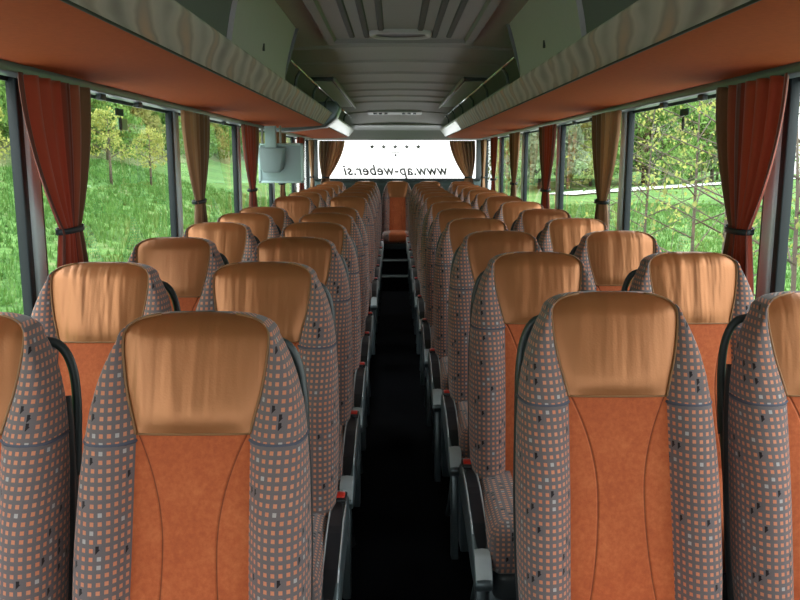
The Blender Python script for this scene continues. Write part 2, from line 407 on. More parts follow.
def build_seat(side, aisle=True, legs=True):
    """side=+1: the aisle lies on +x of the seat"""
    r = empty('coach_seat')
    lv = levels()
    secs = {s: [section(z, k, s) for z, k in lv] for s in (1, -1)}
    iz = 14
    def panel(i0, i1):
        rows, uvs = [], []
        for i in range(i0, i1):
            row = [p for p in reversed(secs[-1][i][0])] + secs[1][i][0][1:]
            rows.append(row); uvs.append([(p[0], p[2]) for p in row])
        return rows, uvs
    mb = MB(); mb.grid(*panel(0, iz+1)); mb.build('centre_panel', M['velour'], r, smooth=True, recalc=False)
    mb = MB(); rows, uvs = panel(iz, len(lv))
    # leather rolls over the top and down the back a little
    top = rows[-1]
    n = len(top)
    for dz, dy, hw in ((-.002, .012, .080), (-.005, .030, .090), (-.014, .050, .112), (-.034, .066, .126), (-.06, .068, .134)):
        rows.append([(-hw+2*hw*j/(n-1), dy-.006*abs(-1+2*j/(n-1))**3, 1.18+dz-.004*abs(-1+2*j/(n-1))**3) for j in range(n)]); uvs.append(uvs[-1])
    mb.grid(rows, uvs); hr = mb.build('headrest', M['leather'], r, smooth=True, recalc=False)
    mb = MB()
    for s in (1, -1):
        mb.tube([Vector(secs[s][i][0][-1]) + Vector((0, -.003, 0)) for i in range(iz, len(lv)-2)], .0026, 6)
    i = iz; row = [p for p in reversed(secs[-1][i][0])] + secs[1][i][0][1:]
    mb.tube([Vector(p)+Vector((0, -.001, 0)) for p in row], .0022, 6)
    mb.build('piping', M['piping'], hr, smooth=True)
    for s in (1, -1):
        mb = MB(); rows, uvs = [], []
        for i in range(len(lv)):
            b = secs[s][i][1]; acc = secs[s][i][2][3]; uu = []
            for j, p in enumerate(b):
                if j: acc += math.dist(b[j-1], p)
                uu.append((acc*s + (5 if s < 0 else 0), p[2]))
            rows.append(b); uvs.append(uu)
        mb.grid(rows, uvs); bo = mb.build('bolster', M['checks'], r, smooth=True, recalc=False)
        if s < 0: bo.data.flip_normals()
        mb = MB(); mb.tube([Vector(p)+Vector((0, -.0015, -.012)) for p in secs[s][iz][1][:14]], .0042, 6)
        mb.build('seam', M['seam'], bo, smooth=True)
    # back shell
    mb = MB(); rows = []
    for i in range(len(lv)):
        z, k = lv[i]; w, yc, T, cw, yf = secs[1][i][2]
        row = []
        for j in range(13):
            u = -1+2*j/12
            row.append(((w-.010*k)*u, yc+T+.018*k*(1-u**4), z))
        rows.append(row)
    mb.grid(rows[::-1]); 
    # moulded edge that shows beside the bolsters
    for s in (1, -1):
        pts = [Vector(secs[s][i][1][-1]) + Vector((0, .002, 0)) for i in range(0, 20, 2)]
        mb.tube(pts, [.012]*len(pts), 6)
    mb.build('back_shell', M['shell'], r, smooth=True)
    # handle loop on the aisle side shoulder
    mb = MB(); s = side
    pts = spline([(s*.120, .064, 1.110), (s*.158, .070, 1.098), (s*.181, .068, 1.056), (s*.192, .054, .990), (s*.193, .034, .910), (s*.192, .016, .84)], 22)
    mb.tube(pts, [.010]*14+[.0105, .011, .0115, .012, .013, .013, .014, .014, .014], 8)
    mb.tube(spline([(s*.192, .018, .86), (s*.193, -.030, .72), (s*.190, -.095, .50)], 8), .011, 8)
    mb.build('handle', M['handle'], r, smooth=True)
    # cushion
    mb = MB(); rbox(mb, -.205, .205, -.60, -.13, .37, .525, .05)
    cu = mb.build('seat_cushion', M['checks'], r, smooth=True)
    mb = MB(); rbox(mb, -.120, .120, -.612, -.14, .39, .532, .045)
    mb.build('seat_insert', M['velour'], r, smooth=True)
    mb = MB(); rbox(mb, -.19, .19, -.59, -.12, .30, .385, .02)
    mb.build('seat_pan', M['shell'], r, smooth=True)
    if legs:
        for lx in (-.17, .17):
            mb = MB(); mb.prism([(-.50, 0.0), (-.20, 0.0), (-.24, .31), (-.46, .31)], 'x', lx-.02, lx+.02)
            mb.build('leg', M['steelblue'], r, bevel=.006)
    if aisle:
        # seat side console with a release button
        a, b_ = sorted((s*.207, s*.256))
        mb = MB()
        prof = [(-.06, .52), (-.065, .575), (-.11, .590), (-.30, .580), (-.46, .545), (-.56, .500), (-.615, .452), (-.60, .425), (-.50, .430), (-.30, .465), (-.10, .485)]
        mb.prism(prof, 'x', a, b_)
        CO = (-s*.010, -.040, -.065)
        sp = mb.build('side_console', M['steelblue'], r, bevel=.010, seg=3); sp.location = CO
        mb = MB()
        def topz(y): return lerp_table([(-.615, .452), (-.56, .500), (-.46, .545), (-.30, .580), (-.11, .590), (-.06, .585)], y)
        rows = []
        for i in range(13):
            y = -.555+.405*i/12; t = i/12
            hw = .017*math.sqrt(max(0.06, 1-((t-.5)/.52)**4))
            rows.append([(s*.2315-hw, y, topz(y)+.003), (s*.2315+hw, y, topz(y)+.003)])
        mb.grid(rows)
        for rr in (rows,):
            mb.grid([[(p[0], p[1], p[2]-.006) for p in q] for q in rr])
        mb.build('inset', M['inset'], sp)
        mb = MB(); rows = []
        for i in range(11):
            y = -.607+.070*i/10; hw = .021
            c = 0
            rows.append([(s*.2315-hw, y-c, topz(y)+.004), (s*.2315, y, topz(y)+.007), (s*.2315+hw, y-c, topz(y)+.004)])
        mb.grid(rows); mb.grid([[(p[0], p[1], p[2]-.012) for p in q] for q in rows])
        # thin bright rim along the inset
        for dx in (-.020, .020):
            mb.tube([(s*.2315+dx, -.49+.36*i/8, topz(-.49+.36*i/8)+.003) for i in range(9)], .0022, 5)
        mb.build('silver_trim', M['silver'], sp, smooth=True)
        mb = MB(); mb.box(s*.2305-.017, s*.2305+.017, -.142, -.105, .585, .604)
        bt = mb.build('release_button', M['red'], sp, bevel=.004)
        mb = MB(); mb.box(s*.2305-.022, s*.2305+.022, -.152, -.095, .580, .599)
        mb.build('button_bezel', M['inset'], sp, bevel=.003)
        mb = MB(); mb.box(s*.2305-.015, s*.2305+.015, -.090, -.072, .578, .593)
        mb.build('seat_number_plate', M['silver'], sp, bevel=.002)
        # floor rail leg under the console
        mb = MB(); mb.prism([(-.56, .0), (-.52, .0), (-.44, .38), (-.49, .38)], 'x', s*.215-.014, s*.215+.014)
        mb.tube([(s*.215, -.50, .36), (s*.215, -.28, .10), (s*.215, -.16, .0)], .012, 8)
        mb.build('aisle_strut', M['steelblue'], r, bevel=.005)
    return r

def zc2y(zc, h=.294): return (zc-h*.1714)/.9852
ordn = ['', 'first', 'second', 'third', 'fourth', 'fifth', 'sixth', 'seventh', 'eighth', 'ninth', 'tenth', 'eleventh', 'twelfth']
protos = {('L', True): build_seat(+1, True), ('L', False): build_seat(+1, False),
          ('R', True): build_seat(-1, True), ('R', False): build_seat(-1, False)}
used = set()
def place_seat(key, x, y, z, label, rz=0):
    if key in used: o = copy_tree(protos[key])
    else: o = protos[key]; used.add(key)
    o.location = (x, y, z); o.rotation_euler = (0, 0, rz)
    tag(o, label, 'seat', 'coach seats')
    return o
zl = [1.582, 2.35, 3.10, 3.83, 4.50, 5.07, 6.54, 7.34, 8.07, 8.80, 9.62]
zr = [1.82, 2.60, 3.37, 4.10, 4.87, 5.70, 6.55, 7.25, 7.93, 8.62, 9.35, 10.08]
def rowword(i, n):
    if i == 1: return 'nearest row'
    if i == n: return 'row before the back bench'
    return ordn[i]+' row from the camera'
for i, zc in enumerate(zl, 1):
    y = zc2y(zc)
    place_seat(('L', True), -.380, y, 0, 'copper and orange coach seat left of the aisle, aisle side, %s' % rowword(i, len(zl)))
    place_seat(('L', False), -.850 + .004*i, y, 0, 'copper and orange coach seat beside the left windows, %s' % rowword(i, len(zl)))
XA = [.485, .452, .437, .412, .402, .398, .395, .392, .39, .388, .386, .384]
XW = [.962, .946, .930, .915, .900, .890, .88, .872, .865, .86, .855, .85]
for i, zc in enumerate(zr, 1):
    y = zc2y(zc)
    place_seat(('R', i > 1), XA[i-1], y, 0, 'copper and orange coach seat right of the aisle, aisle side, %s' % rowword(i, len(zr)))
    place_seat(('R', False), XW[i-1], y, 0, 'copper and orange coach seat beside the right windows, %s' % rowword(i, len(zr)))
# the back bench: five seats
bench = build_seat(1, False, False)
for c in [q for q in bpy.data.objects if q.parent == bench and q.name.startswith('handle')]: bpy.data.objects.remove(c)
bl = ['leftmost seat of the back bench, copper headrest below the rear window', 'second seat from the left on the back bench, copper headrest',
      'middle seat of the back bench, facing straight down the aisle', 'fourth seat from the left on the back bench, copper headrest',
      'rightmost seat of the back bench, copper headrest below the rear window']
for k, x in enumerate((-.84, -.40, .035, .47, .90)):
    o = bench if k == 0 else copy_tree(bench)
    o.location = (x, 11.05, .0); tag(o, bl[k], 'seat', 'back bench seats')
    if k == 2: o.location.y = 11.15

# ------------------------------------------------------------------ shell: floor, walls, ceiling, windows
Y0, Y1 = -2.9, 11.75
WL, WR = -1.19, 1.25
mb = MB()
mb.box(WL-.05, -.27, Y0, Y1, -.06, 0.0); mb.box(.33, WR+.05, Y0, Y1, -.06, 0.0)
fl = struct(mb.build('floor', M['podium']))
mb = MB(); mb.box(-.27, .33, Y0, 10.05, -.21, -.15); mb.box(-.275, -.265, Y0, 10.05, -.16, -.001); mb.box(.325, .335, Y0, 10.05, -.16, -.001)
mb.build('aisle_carpet', M['floor'], fl)
mb = MB(); mb.box(-.27, .33, 10.03, Y1, -.15, .02); mb.box(-.27, .33, 10.30, Y1, .02, .19)
mb.box(WL+.02, -.27, 10.62, Y1, .0, .29); mb.box(.33, WR-.02, 10.62, Y1, .0, .29); mb.box(-.27, .33, 10.62, Y1, .18, .29)
mb.build('bench_step', M['podium'], fl)
mb = MB(); mb.box(-.26, .32, 10.015, 10.05, .018, .034); mb.box(-.26, .32, 10.285, 10.32, .188, .204)
mb.build('step_nosing', M['silver'], fl)

ZT = CZ+.262      # window head
ZS = .80          # window sill
def side_wall(name, x, s):
    mb = MB(); a, b_ = sorted((x, x+s*.06))
    mb.box(a, b_, Y0, Y1, -.06, ZS)
    mb.box(a, b_, Y0, Y1, ZT, CZ+.50)
    w = struct(mb.build(name, M['wall']))
    # white painted coachwork outside
    a, b_ = sorted((x+s*.062, x+s*.09))
    mb = MB(); mb.box(a, b_, Y0, Y1, -1.0, ZS); mb.box(a, b_, Y0, Y1, ZT, CZ+.55)
    mb.build('outer_panel', M['body'], w)
    return w
side_wall('wall_left', WL, -1); side_wall('wall_right', WR, 1)
PY = [-.9, .95, 2.66, 4.45, 6.22, 7.95, 9.68, 11.30]
tn = 1; wn = 1
for s, x in ((-1, WL), (1, WR)):
    for py in PY:
        a, b_ = sorted((x-s*.014, x+s*.03))
        mb = MB(); mb.box(a, b_, py-.005, py+.075, ZS-.02, ZT+.01)
        p = struct(mb.build('trim_%d' % tn, M['pillar'], bevel=.012)); tn += 1
        a, b_ = sorted((x-s*.004, x+s*.03))
        mb = MB(); mb.box(a, b_, py-.042, py-.006, ZS-.02, ZT+.01); mb.box(a, b_, py+.076, py+.10, ZS-.02, ZT+.01)
        mb.build('rubber_seal', M['rubber'], p, bevel=.004)
    edges = [Y0] + PY + [Y1]
    for i in range(len(edges)-1):
        y0 = edges[i] + (.09 if i else 0); y1 = edges[i+1] - (.040 if i < len(edges)-2 else 0)
        a, b_ = sorted((x+s*.020, x+s*.026))
        mb = MB(); xx = x+s*.022
        mb.add([(xx, y0, ZS), (xx, y1, ZS), (xx, y1, ZT), (xx, y0, ZT)], [(0, 1, 2, 3)])
        g = struct(mb.build('window_%d' % wn, M['glass'])); wn += 1
        mb = MB(); t = .022
        mb.box(a, b_, y0, y1, ZT-t, ZT); mb.box(a, b_, y0, y1, ZS, ZS+t)
        mb.build('window_frame', M['rubber'], g)
        if i == 3:   # stickers in the top of this pane
            yy = 3.62 if s < 0 else 3.60
            a2, b2 = sorted((x+s*.015, x+s*.018))
            mb = MB(); mb.box(a2, b2, yy-.03, yy+.075, ZT-.075, ZT-.045); mb.build('exit_sticker', M['decal2'], g)
            mb = MB(); mb.box(a2, b2, yy+.0, yy+.12, ZT-.135, ZT-.085)
            if s < 0: mb.build('pale_sticker', M['decal3'], g)
            a3, b3 = sorted((x+s*.010, x+s*.014))
            mb = MB(); mb.prism([(yy+.02+.014*math.cos(q*PI/8), ZT-.11+.030*math.sin(q*PI/8)) for q in range(16)], 'x', a3, b3)
            mb.build('oval_sticker', M['inset'], g)

# ceiling: coved section, overlapping slats towards the rear, falling to the back
def ceil_h(y):
    if y < 9.6: h = .66
    else:
        t = (y-9.6)/(11.5-9.6); h = .66-.215*t**1.3
    return h
def ceil_rows(ys, saw=True):
    prof = [(-1.22, -.20), (-1.0, -.08), (-.75, -.02), (-.56, -.004), (-.50, 0), (-.3, .012), (0, .018), (.3, .012), (.50, 0), (.56, -.004), (.75, -.02), (1.0, -.08), (1.22, -.20)]
    rows = []
    for y, o in ys:
        rows.append([(XC+d, y, CZ+ceil_h(y)+hh-o*(1 if abs(d) <= .56 else 0)) for d, hh in prof])
    return rows
ys = [(Y0, 0), (4.8, 0), (4.80, .0)]
y = 5.0
while y < 9.9:
    ys += [(y, 0.0), (y+.02, .016), (y+.36, .004), (y+.70, .0)]; y += .78
ys += [(y, 0.0), (y+.01, .012)]
yy = y+.1
while yy < 11.5: ys.append((yy, 0)); yy += .15
ys.append((11.5, 0))
mb = MB(); mb.grid(ceil_rows(ys))
ce = struct(mb.build('ceiling', M['ceil'], smooth=False, recalc=False))
md = ce.modifiers.new('thick', 'SOLIDIFY'); md.thickness = .05; md.offset = 1
# rear lip and valance over the rear window
mb = MB()
pr = [(11.30, CZ+.455), (11.42, CZ+.425), (11.52, CZ+.43), (11.62, CZ+.40), (11.70, CZ+.265), (11.78, CZ+.262), (11.78, CZ+.60), (11.40, CZ+.56)]
mb.prism(pr, 'x', WL, WR)
rw = struct(mb.build('wall_rear', M['ceiltrim'], bevel=.01))
mb = MB(); mb.prism([(11.68, -.1), (11.78, -.1), (11.78, CZ-.285), (11.70, CZ-.285), (11.62, CZ-.36), (11.60, CZ-.5)], 'x', WL, WR)
mb.build('lower_lining', M['rearwall'], rw, bevel=.006)
mb = MB(); mb.box(WL, WL+.09, 11.70, 11.78, CZ-.3, CZ+.3); mb.box(WR-.09, WR, 11.70, 11.78, CZ-.3, CZ+.3)
mb.build('corner_post', M['wall'], rw, bevel=.006)
mb = MB(); mb.box(WL+.03, WR-.03, 11.66, 11.69, CZ-.292, CZ-.272); mb.build('sill_strip', M['shell'], rw)
mb = MB(); mb.box(WL-.05, WR+.05, Y0-.08, Y0, -1.0, .62); mb.box(WL-.05, WR+.05, Y0-.08, Y0, CZ+.45, CZ+.75)
struct(mb.build('wall_front', M['wall'], bevel=.01))  # unseen front end, closed below the windscreen to cut frontal light
mb = MB(); mb.add([(WL, Y0-.04, .62), (WR, Y0-.04, .62), (WR, Y0-.04, CZ+.45), (WL, Y0-.04, CZ+.45)], [(0, 1, 2, 3)])
struct(mb.build('window_%d' % wn, M['glass'])); wn += 1
mb = MB(); yw = 11.755
mb.add([(WL+.09, yw, CZ-.285), (WR-.09, yw, CZ-.285), (WR-.09, yw, CZ+.285), (WL+.09, yw, CZ+.285)], [(0, 1, 2, 3)])
rg = struct(mb.build('window_%d' % wn, mat_glass('rear_glass', (0.97, 0.99, 0.98)))); wn += 1
# lettering on the outside of the rear glass, seen from behind
def text_mesh(txt, size, shear=0.0):
    cu = bpy.data.curves.new('lettering', 'FONT'); cu.body = txt; cu.size = size; cu.extrude = .001; cu.shear = shear; cu.offset = .004
    cu.align_x = 'CENTER'; cu.resolution_u = 3; cu.space_character = 1.08
    o = bpy.data.objects.new('tmp', cu); COL.objects.link(o)
    bpy.context.view_layer.update()
    dg = bpy.context.evaluated_depsgraph_get()
    me = bpy.data.meshes.new_from_object(o.evaluated_get(dg))
    bpy.data.objects.remove(o)
    return me
me = text_mesh('www.ap-weber.si', .19, .25)
xs = [v.co.x for v in me.vertices]; wtxt = max(xs)-min(xs); mid = (max(xs)+min(xs))/2
sc_ = 1.49/wtxt
for v in me.vertices:
    x, y_, z = v.co
    v.co = (-(x-mid)*sc_, 0.0+z, y_*sc_*1.05)
me.materials.clear(); me.materials.append(M['decal'])
me.name = 'web_address_lettering'
tx = bpy.data.objects.new('web_address_lettering', me); COL.objects.link(tx); tx.parent = rg
tx.location = (.0, 11.765, CZ-.225); tx['label'] = 'web address lettering reading backwards from inside'
def star(mb, cx, cz, r):
    pts = []
    for k in range(10):
        a = PI/2+k*PI/5; q = r if k % 2 == 0 else r*.42
        pts.append((cx+q*math.cos(a), cz+q*math.sin(a)))
    mb.prism(pts, 'y', 11.760, 11.766)
for k in range(5):
    mb = MB(); star(mb, .005+(k-2)*.165, CZ+.172, .042); mb.build('star_decal', M['decal'], rg, recalc=True)
mb = MB(); star(mb, .01, CZ+.055, .03); mb.box(-.05, .07, 11.760, 11.766, CZ+.09, CZ+.10); mb.build('emblem_decal', M['decal'], rg)

# ------------------------------------------------------------------ overhead racks
def rack(s, ya, yb, fend, dend, dsplit, label, door=True):
    """s=-1 left, +1 right; cross-section measured from the centre line"""
    R = empty('luggage_rack', (XC+s*1.0, ya, CZ+.29))
    def X(d): return s*(d) - s*1.0        # local x from centre-line distance
    z0 = -.29; ylen = yb-ya
    def lo(h): return h-.29
    n = max(2, int(ylen/.25))
    # underside, slightly crowned
    mb = MB(); rows = []; prof = [(1.17, .282), (1.10, .278), (.95, .281), (.80, .288), (.70, .296), (.668, .303)]
    for i in range(n+1):
        y = ylen*i/n; rows.append([(X(d), y, lo(h)) for d, h in prof])
    mb.grid(rows); rows2 = [[(p[0], p[1], p[2]+.03) for p in r] for r in rows]; mb.grid([r[::-1] for r in rows2])
    mb.build('underside_panel', M['orange'], R, smooth=True, recalc=False)
    # fascia
    prof = catmull([(.668, .303), (.655, .318), (.632, .345), (.604, .378), (.590, .396), (.597, .402)], 14)
    fl_ = fend-ya; nf = max(2, int(fl_/.2)); rows = []; uvs = []
    for i in range(nf+1):
        y = fl_*i/nf; k = 1
        if i >= nf: k = .25
        elif i == nf-1: k = .8
        rows.append([(X(.668+(d-.668)*1), y-(0 if i < nf else .12*j/14), lo(.303+(h-.303)*(1 if i < nf else 1))) for j, (d, h) in enumerate(prof)])
        uvs.append([(y, j/14*.12*1.2) for j in range(15)])
    mb = MB(); mb.grid(rows, uvs); mb.build('fascia', M['fascia'], R, smooth=True)
    if yb-fend > .3:
        mb = MB(); rows = []
        for i in range(9):
            y = (fend-ya)+(yb-fend)*i/8
            rows.append([(X(d+.006), y, lo(h*.995)) for d, h in prof])
        mb.grid(rows); mb.build('end_fascia', M['glarewhite'], R, smooth=True)  # white stands in for glare on the rearmost rack face
    # dark gap line and bright trim
    mb = MB(); mb.tube([(X(.667), 0, lo(.3015)), (X(.667), ylen, lo(.3015))], .004, 6); mb.build('shadow_gap', M['groove'], R)
    # shelf behind
    mb = MB(); mb.add([(X(.62), 0, lo(.40)), (X(1.17), 0, lo(.36)), (X(1.17), ylen, lo(.36)), (X(.62), ylen, lo(.40)),
                       (X(.69), 0, lo(.325)), (X(1.17), 0, lo(.315)), (X(1.17), ylen, lo(.315)), (X(.69), ylen, lo(.325))],
                      [(0, 1, 2, 3), (4, 7, 6, 5), (0, 3, 7, 4), (1, 5, 6, 2), (0, 4, 5, 1), (3, 2, 6, 7)])
    mb.build('shelf', M['rackin'], R)
    if door:
        # lockers: near one darker and set back, far one grey
        def panel(y0, y1, off, nm, mat):
            mb = MB(); prof = catmull([(.598, .400), (.584, .48), (.562, .57), (.532, .665)], 8)
            rows = []
            for i in (0, 1):
                y = (y0, y1)[i]
                rows.append([(X(d+off), y-ya, lo(h)) for d, h in prof] + [(X(d+off+.02), y-ya, lo(h)) for d, h in prof[::-1]])
            mb.grid(rows, close=True)
            o = len(mb.v)-2*len(rows[0]); m_ = len(rows[0])
            mb.f.append(list(range(o, o+m_))); mb.mi.append(0); mb.f.append(list(range(o+m_, o+2*m_))[::-1]); mb.mi.append(0)
            return mb.build(nm, mat, R, smooth=False)
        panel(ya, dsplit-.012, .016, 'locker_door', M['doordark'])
        d2 = panel(dsplit, dend, 0, 'locker_door', M['door'])
        mb = MB(); a, b_ = sorted((X(.579), X(.588))); mb.box(a, b_, dsplit-ya+.62, dsplit-ya+.63, lo(.45), lo(.48)); mb.build('latch', M['groove'], d2)
        # open part: end wall of the locker, rail and brackets
        mb = MB(); mb.prism([(X(.60), lo(.40)), (X(1.15), lo(.37)), (X(1.15), lo(.55)), (X(.75), lo(.63)), (X(.52), lo(.655))], 'y', dend-ya-.02, dend-ya)
        mb.build('end_wall', M['doordark'], R)
    re_ = min(yb, 10.2)
    if re_ > dend:
        mb = MB(); mb.tube([(X(.565), dend-ya, lo(.500)), (X(.565), re_-ya, lo(.500))], .0065, 8)
        ra = mb.build('rail', M['chrome'], R, smooth=True)
        yy = dend+.45
        while yy < re_:
            mb = MB(); mb.tube([(X(.60), yy-ya, lo(.40)), (X(.59), yy-ya, lo(.46)), (X(.565), yy-ya, lo(.50))], .009, 6)
            mb.build('rail_bracket', M['shell'], R); yy += 1.0
    mb = MB(); mb.tube([(X(.597), max(0, dend-ya+.4), lo(.404)), (X(.597), ylen, lo(.404))], .0065, 6); mb.build('trim_strip', M['ceiltrim'], R, smooth=True)
    tag(R, label, 'luggage rack', 'overhead luggage racks')
    return R
dl, dr = 4.32, 4.18
rack(-1, -1.6, 7.45, 7.42, dl, 2.93, 'long overhead luggage rack with orange underside along the left windows')
rack(+1, -1.6, 11.45, 8.65, dr, 2.83, 'long overhead luggage rack with orange underside along the right windows')
rack(-1, 7.75, 11.45, 7.95, 7.75, 7.75, 'short overhead rack behind the grey hood at the left rear', door=False)
# grey hood between the left racks
mb = MB()
mb.prism([(XC-1.17, CZ+.245), (XC-.95, CZ+.250), (XC-.66, CZ+.285), (XC-.56, CZ+.36), (XC-.52, CZ+.46), (XC-.56, CZ+.52), (XC-.8, CZ+.50), (XC-1.17, CZ+.42)], 'y', 7.46, 7.74)
tag(mb.build('rack_divider_hood', M['steelblue'], bevel=.02, seg=3), 'dark grey moulded hood closing the gap in the left overhead rack', 'hood')

# curtain rails under the racks
for s, nm in ((-1, 'left'), (1, 'right')):
    x = WL if s < 0 else WR
    R = empty('curtain_rail', (x-s*.035, Y0, ZT))
    mb = MB(); mb.prism([(-.030, .022), (.030, .022), (.034, -.004), (.012, -.016), (-.026, -.010)] if s > 0 else [(.030, .022), (-.030, .022), (-.034, -.004), (-.012, -.016), (.026, -.010)], 'y', 0, 14.3)
    mb.build('rail_body', M['steelblue'], R, bevel=.003)
    for k, yy in enumerate((3.28, 3.75, 5.1, 5.6, 6.9)):
        mb = MB(); mb.box(-.012, .012, yy-Y0-.03, yy-Y0+.03, -.034, -.010); mb.build('rail_stop', M['shell'], R, bevel=.005)
    tag(R, 'grey curtain rail above the %s windows' % nm, 'curtain rail')

# ------------------------------------------------------------------ curtains
def curtain(x, s, yc, half, ytie, kind, label, flare=.13, yaw=0, name='curtain', zbot=.86, ztie=1.235, tw=.075):
    """x plane; pleated cloth pinched by a dark band"""
    R = empty(name, (x, yc, ztie))
    R.rotation_euler = (0, 0, yaw)
    ztop = ZT-.008
    mb = MB(); rows = []; uvs = []; nu = 72
    rnd = random.Random(int(yc*100)+(7 if s > 0 else 3)); ph = rnd.random()*6
    nz = 34
    for i in range(nz+1):
        z = ztop + (zbot-ztop)*i/nz
        if z >= ztie:
            t = (ztop-z)/(ztop-ztie)
            w = half + (tw-half)*(t**1.9*(1-.0)); c = (ytie-yc)*t**1.3
            am = .028*(1-t*.45)
        else:
            t = (ztie-z)/(ztie-zbot)
            w = tw + (flare-tw)*min(1, t*1.6)**.8; c = (ytie-yc); am = .018+.014*t
        row = []; uu = []
        for j in range(nu+1):
            u = j/nu
            wob = math.sin(u*2*PI*7+ph)+.45*math.sin(u*2*PI*12.5+1.3+ph)
            edge = 1
            y = c + (u*2-1)*w*edge + .15*w/7*math.sin(u*2*PI*14+ph)
            row.append((-s*.004+am*wob*(.6 if z > ztie else .7), y, z-ztie)); uu.append((u, z))
        rows.append(row); uvs.append(uu)
    mb.grid(rows, uvs)
    c = mb.build('cloth', M['cred'] if kind == 'red' else M['ctan'], R, smooth=True, recalc=False)
    md = c.modifiers.new('thick', 'SOLIDIFY'); md.thickness = .003
    # band
    mb = MB(); pts = []
    for k in range(25):
        a = 2*PI*k/24; pts.append((.034*math.sin(a)-s*.004, (ytie-yc)+(tw+.004)*math.cos(a), .004*math.sin(a+1)))
    rows = [[(p[0], p[1], p[2]+dz) for p in pts] for dz in (-.010, .010)]
    mb.grid(rows); b = mb.build('tie_band', M['rubber'], R, smooth=True)
    md = b.modifiers.new('thick', 'SOLIDIFY'); md.thickness = .004; md.offset = 1
    tag(R, label, 'curtain', 'window curtains')
    return R
def flip(k): return k
CL = WL+.062; CR = WR-.062
ordl = ['nearest curtain on the left', 'second curtain from the camera on the left', 'third curtain on the left, beside the monitor', 'fourth curtain on the left, behind the monitor', 'fifth curtain on the left, past the monitor', 'sixth curtain on the left, near the back']
ordr = ['nearest curtain on the right', 'second curtain from the camera on the right', 'third curtain from the camera on the right', 'fourth curtain from the camera on the right', 'fifth curtain from the camera on the right', 'sixth curtain on the right, near the back']
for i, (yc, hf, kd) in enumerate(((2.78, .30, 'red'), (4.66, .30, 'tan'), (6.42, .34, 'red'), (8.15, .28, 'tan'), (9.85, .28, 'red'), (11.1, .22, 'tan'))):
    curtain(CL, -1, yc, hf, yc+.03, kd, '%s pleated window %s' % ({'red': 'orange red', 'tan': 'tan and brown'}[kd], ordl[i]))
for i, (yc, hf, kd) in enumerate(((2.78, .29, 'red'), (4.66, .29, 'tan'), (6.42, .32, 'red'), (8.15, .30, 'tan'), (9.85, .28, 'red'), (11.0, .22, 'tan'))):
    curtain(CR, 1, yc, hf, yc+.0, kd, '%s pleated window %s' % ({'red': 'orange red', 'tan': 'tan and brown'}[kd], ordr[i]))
# curtains drawn to the corners of the rear window
for s in (-1, 1):
    R = curtain(0, s, 0, .18, .10, 'tan', 'brown curtain gathered at the %s corner of the rear window' % ('left' if s < 0 else 'right'), flare=.10, name='curtain', ztie=1.22, tw=.05)
    R.location = ((WL+.31) if s < 0 else (WR-.31), 11.58, 1.22); R.rotation_euler = (0, 0, PI/2*(1 if s < 0 else -1))

# ------------------------------------------------------------------ ceiling fittings
H = empty('roof_hatch', (XC, 2.2, CZ+.66))
zc_ = 2.2; 
mb = MB()
fr = [(-.42, 0), (.42, 0), (.42, 2.54), (-.42, 2.54)]; fi = [(-.36, .05), (.36, .05), (.36, 2.44), (-.36, 2.44)]
v = [(a, b_, -.002) for a, b_ in fr] + [(a, b_, -.030) for a, b_ in [(-.40, .02), (.40, .02), (.40, 2.50), (-.40, 2.50)]] + [(a, b_, -.030) for a, b_ in fi] + [(a, b_, -.008) for a, b_ in [(-.35, .06), (.35, .06), (.35, 2.42), (-.35, 2.42)]]
f = []
for q in range(3):
    for k in range(4): f.append((q*4+k, q*4+(k+1) % 4, q*4+4+(k+1) % 4, q*4+4+k))
HM = plain('dark_grey_hatch_plastic', (0.19, 0.185, 0.18), 0.6, nscale=120, namt=0.08)
mb.add(v, f); mb.build('hatch_frame', HM, H, recalc=False)
mb = MB(); mb.box(-.352, .352, .05, 2.43, -.012, .0); mb.build('hatch_panel', HM, H)
for d in (.10, .18, .26):
    for s in (-1, 1):
        mb = MB(); mb.prism([(s*d-.016, -.012), (s*d+.016, -.012), (s*d+.010, -.020), (s*d-.010, -.020)], 'y', .10, 2.32); mb.build('groove', M['groove'], H)
mb = MB(); n = 40; rows = []
for i in range(n):
    a = 2*PI*i/n; cx, cy = .155*abs(math.cos(a))**.6*(1 if math.cos(a) > 0 else -1), .13*abs(math.sin(a))**.8*(1 if math.sin(a) > 0 else -1)
    rows.append([(cx*q, 2.20+cy*(q if q > 1 else q*.9), zz) for q, zz in ((1.06, -.012), (1.05, -.026), (.97, -.032), (.86, -.028), (.80, -.014))])
rows.append(rows[0]); mb.grid(rows); hh = mb.build('hatch_handle', M['ceiltrim'], H, smooth=True)
mb = MB(); mb.prism([(.135*math.cos(2*PI*i/24), 2.20+.10*math.sin(2*PI*i/24)) for i in range(24)], 'z', -.022, -.014); mb.build('handle_recess', M['inset'], hh)
tag(H, 'grooved grey roof hatch with an oval handle, top centre of the ceiling', 'roof hatch')
for s in (-1, 1):
    V = empty('ceiling_vent', (XC+s*.615, 8.4, CZ+.636))
    V.rotation_euler = (0, 0, 0)
    mb = MB(); mb.box(-.095, .095, -1.75, 1.75, -.012, .01); mb.build('vent_frame', M['shell'], V, bevel=.004)
    mb = MB(); mb.box(-.075, .075, -1.6, 1.6, -.018, -.012); g = mb.build('vent_grille', None or plain('perforated_grille', (0.22, 0.25, 0.22), 0.6), V)
    a, b_ = sorted((-s*.095, -s*.112)); mb = MB(); mb.box(a, b_, -1.75, 1.75, -.028, .0); mb.build('vent_edge', M['ceiltrim'], V, bevel=.003)
    tag(V, 'long perforated ceiling vent on the %s side above the open rack' % ('left' if s < 0 else 'right'), 'vent', 'ceiling vents')
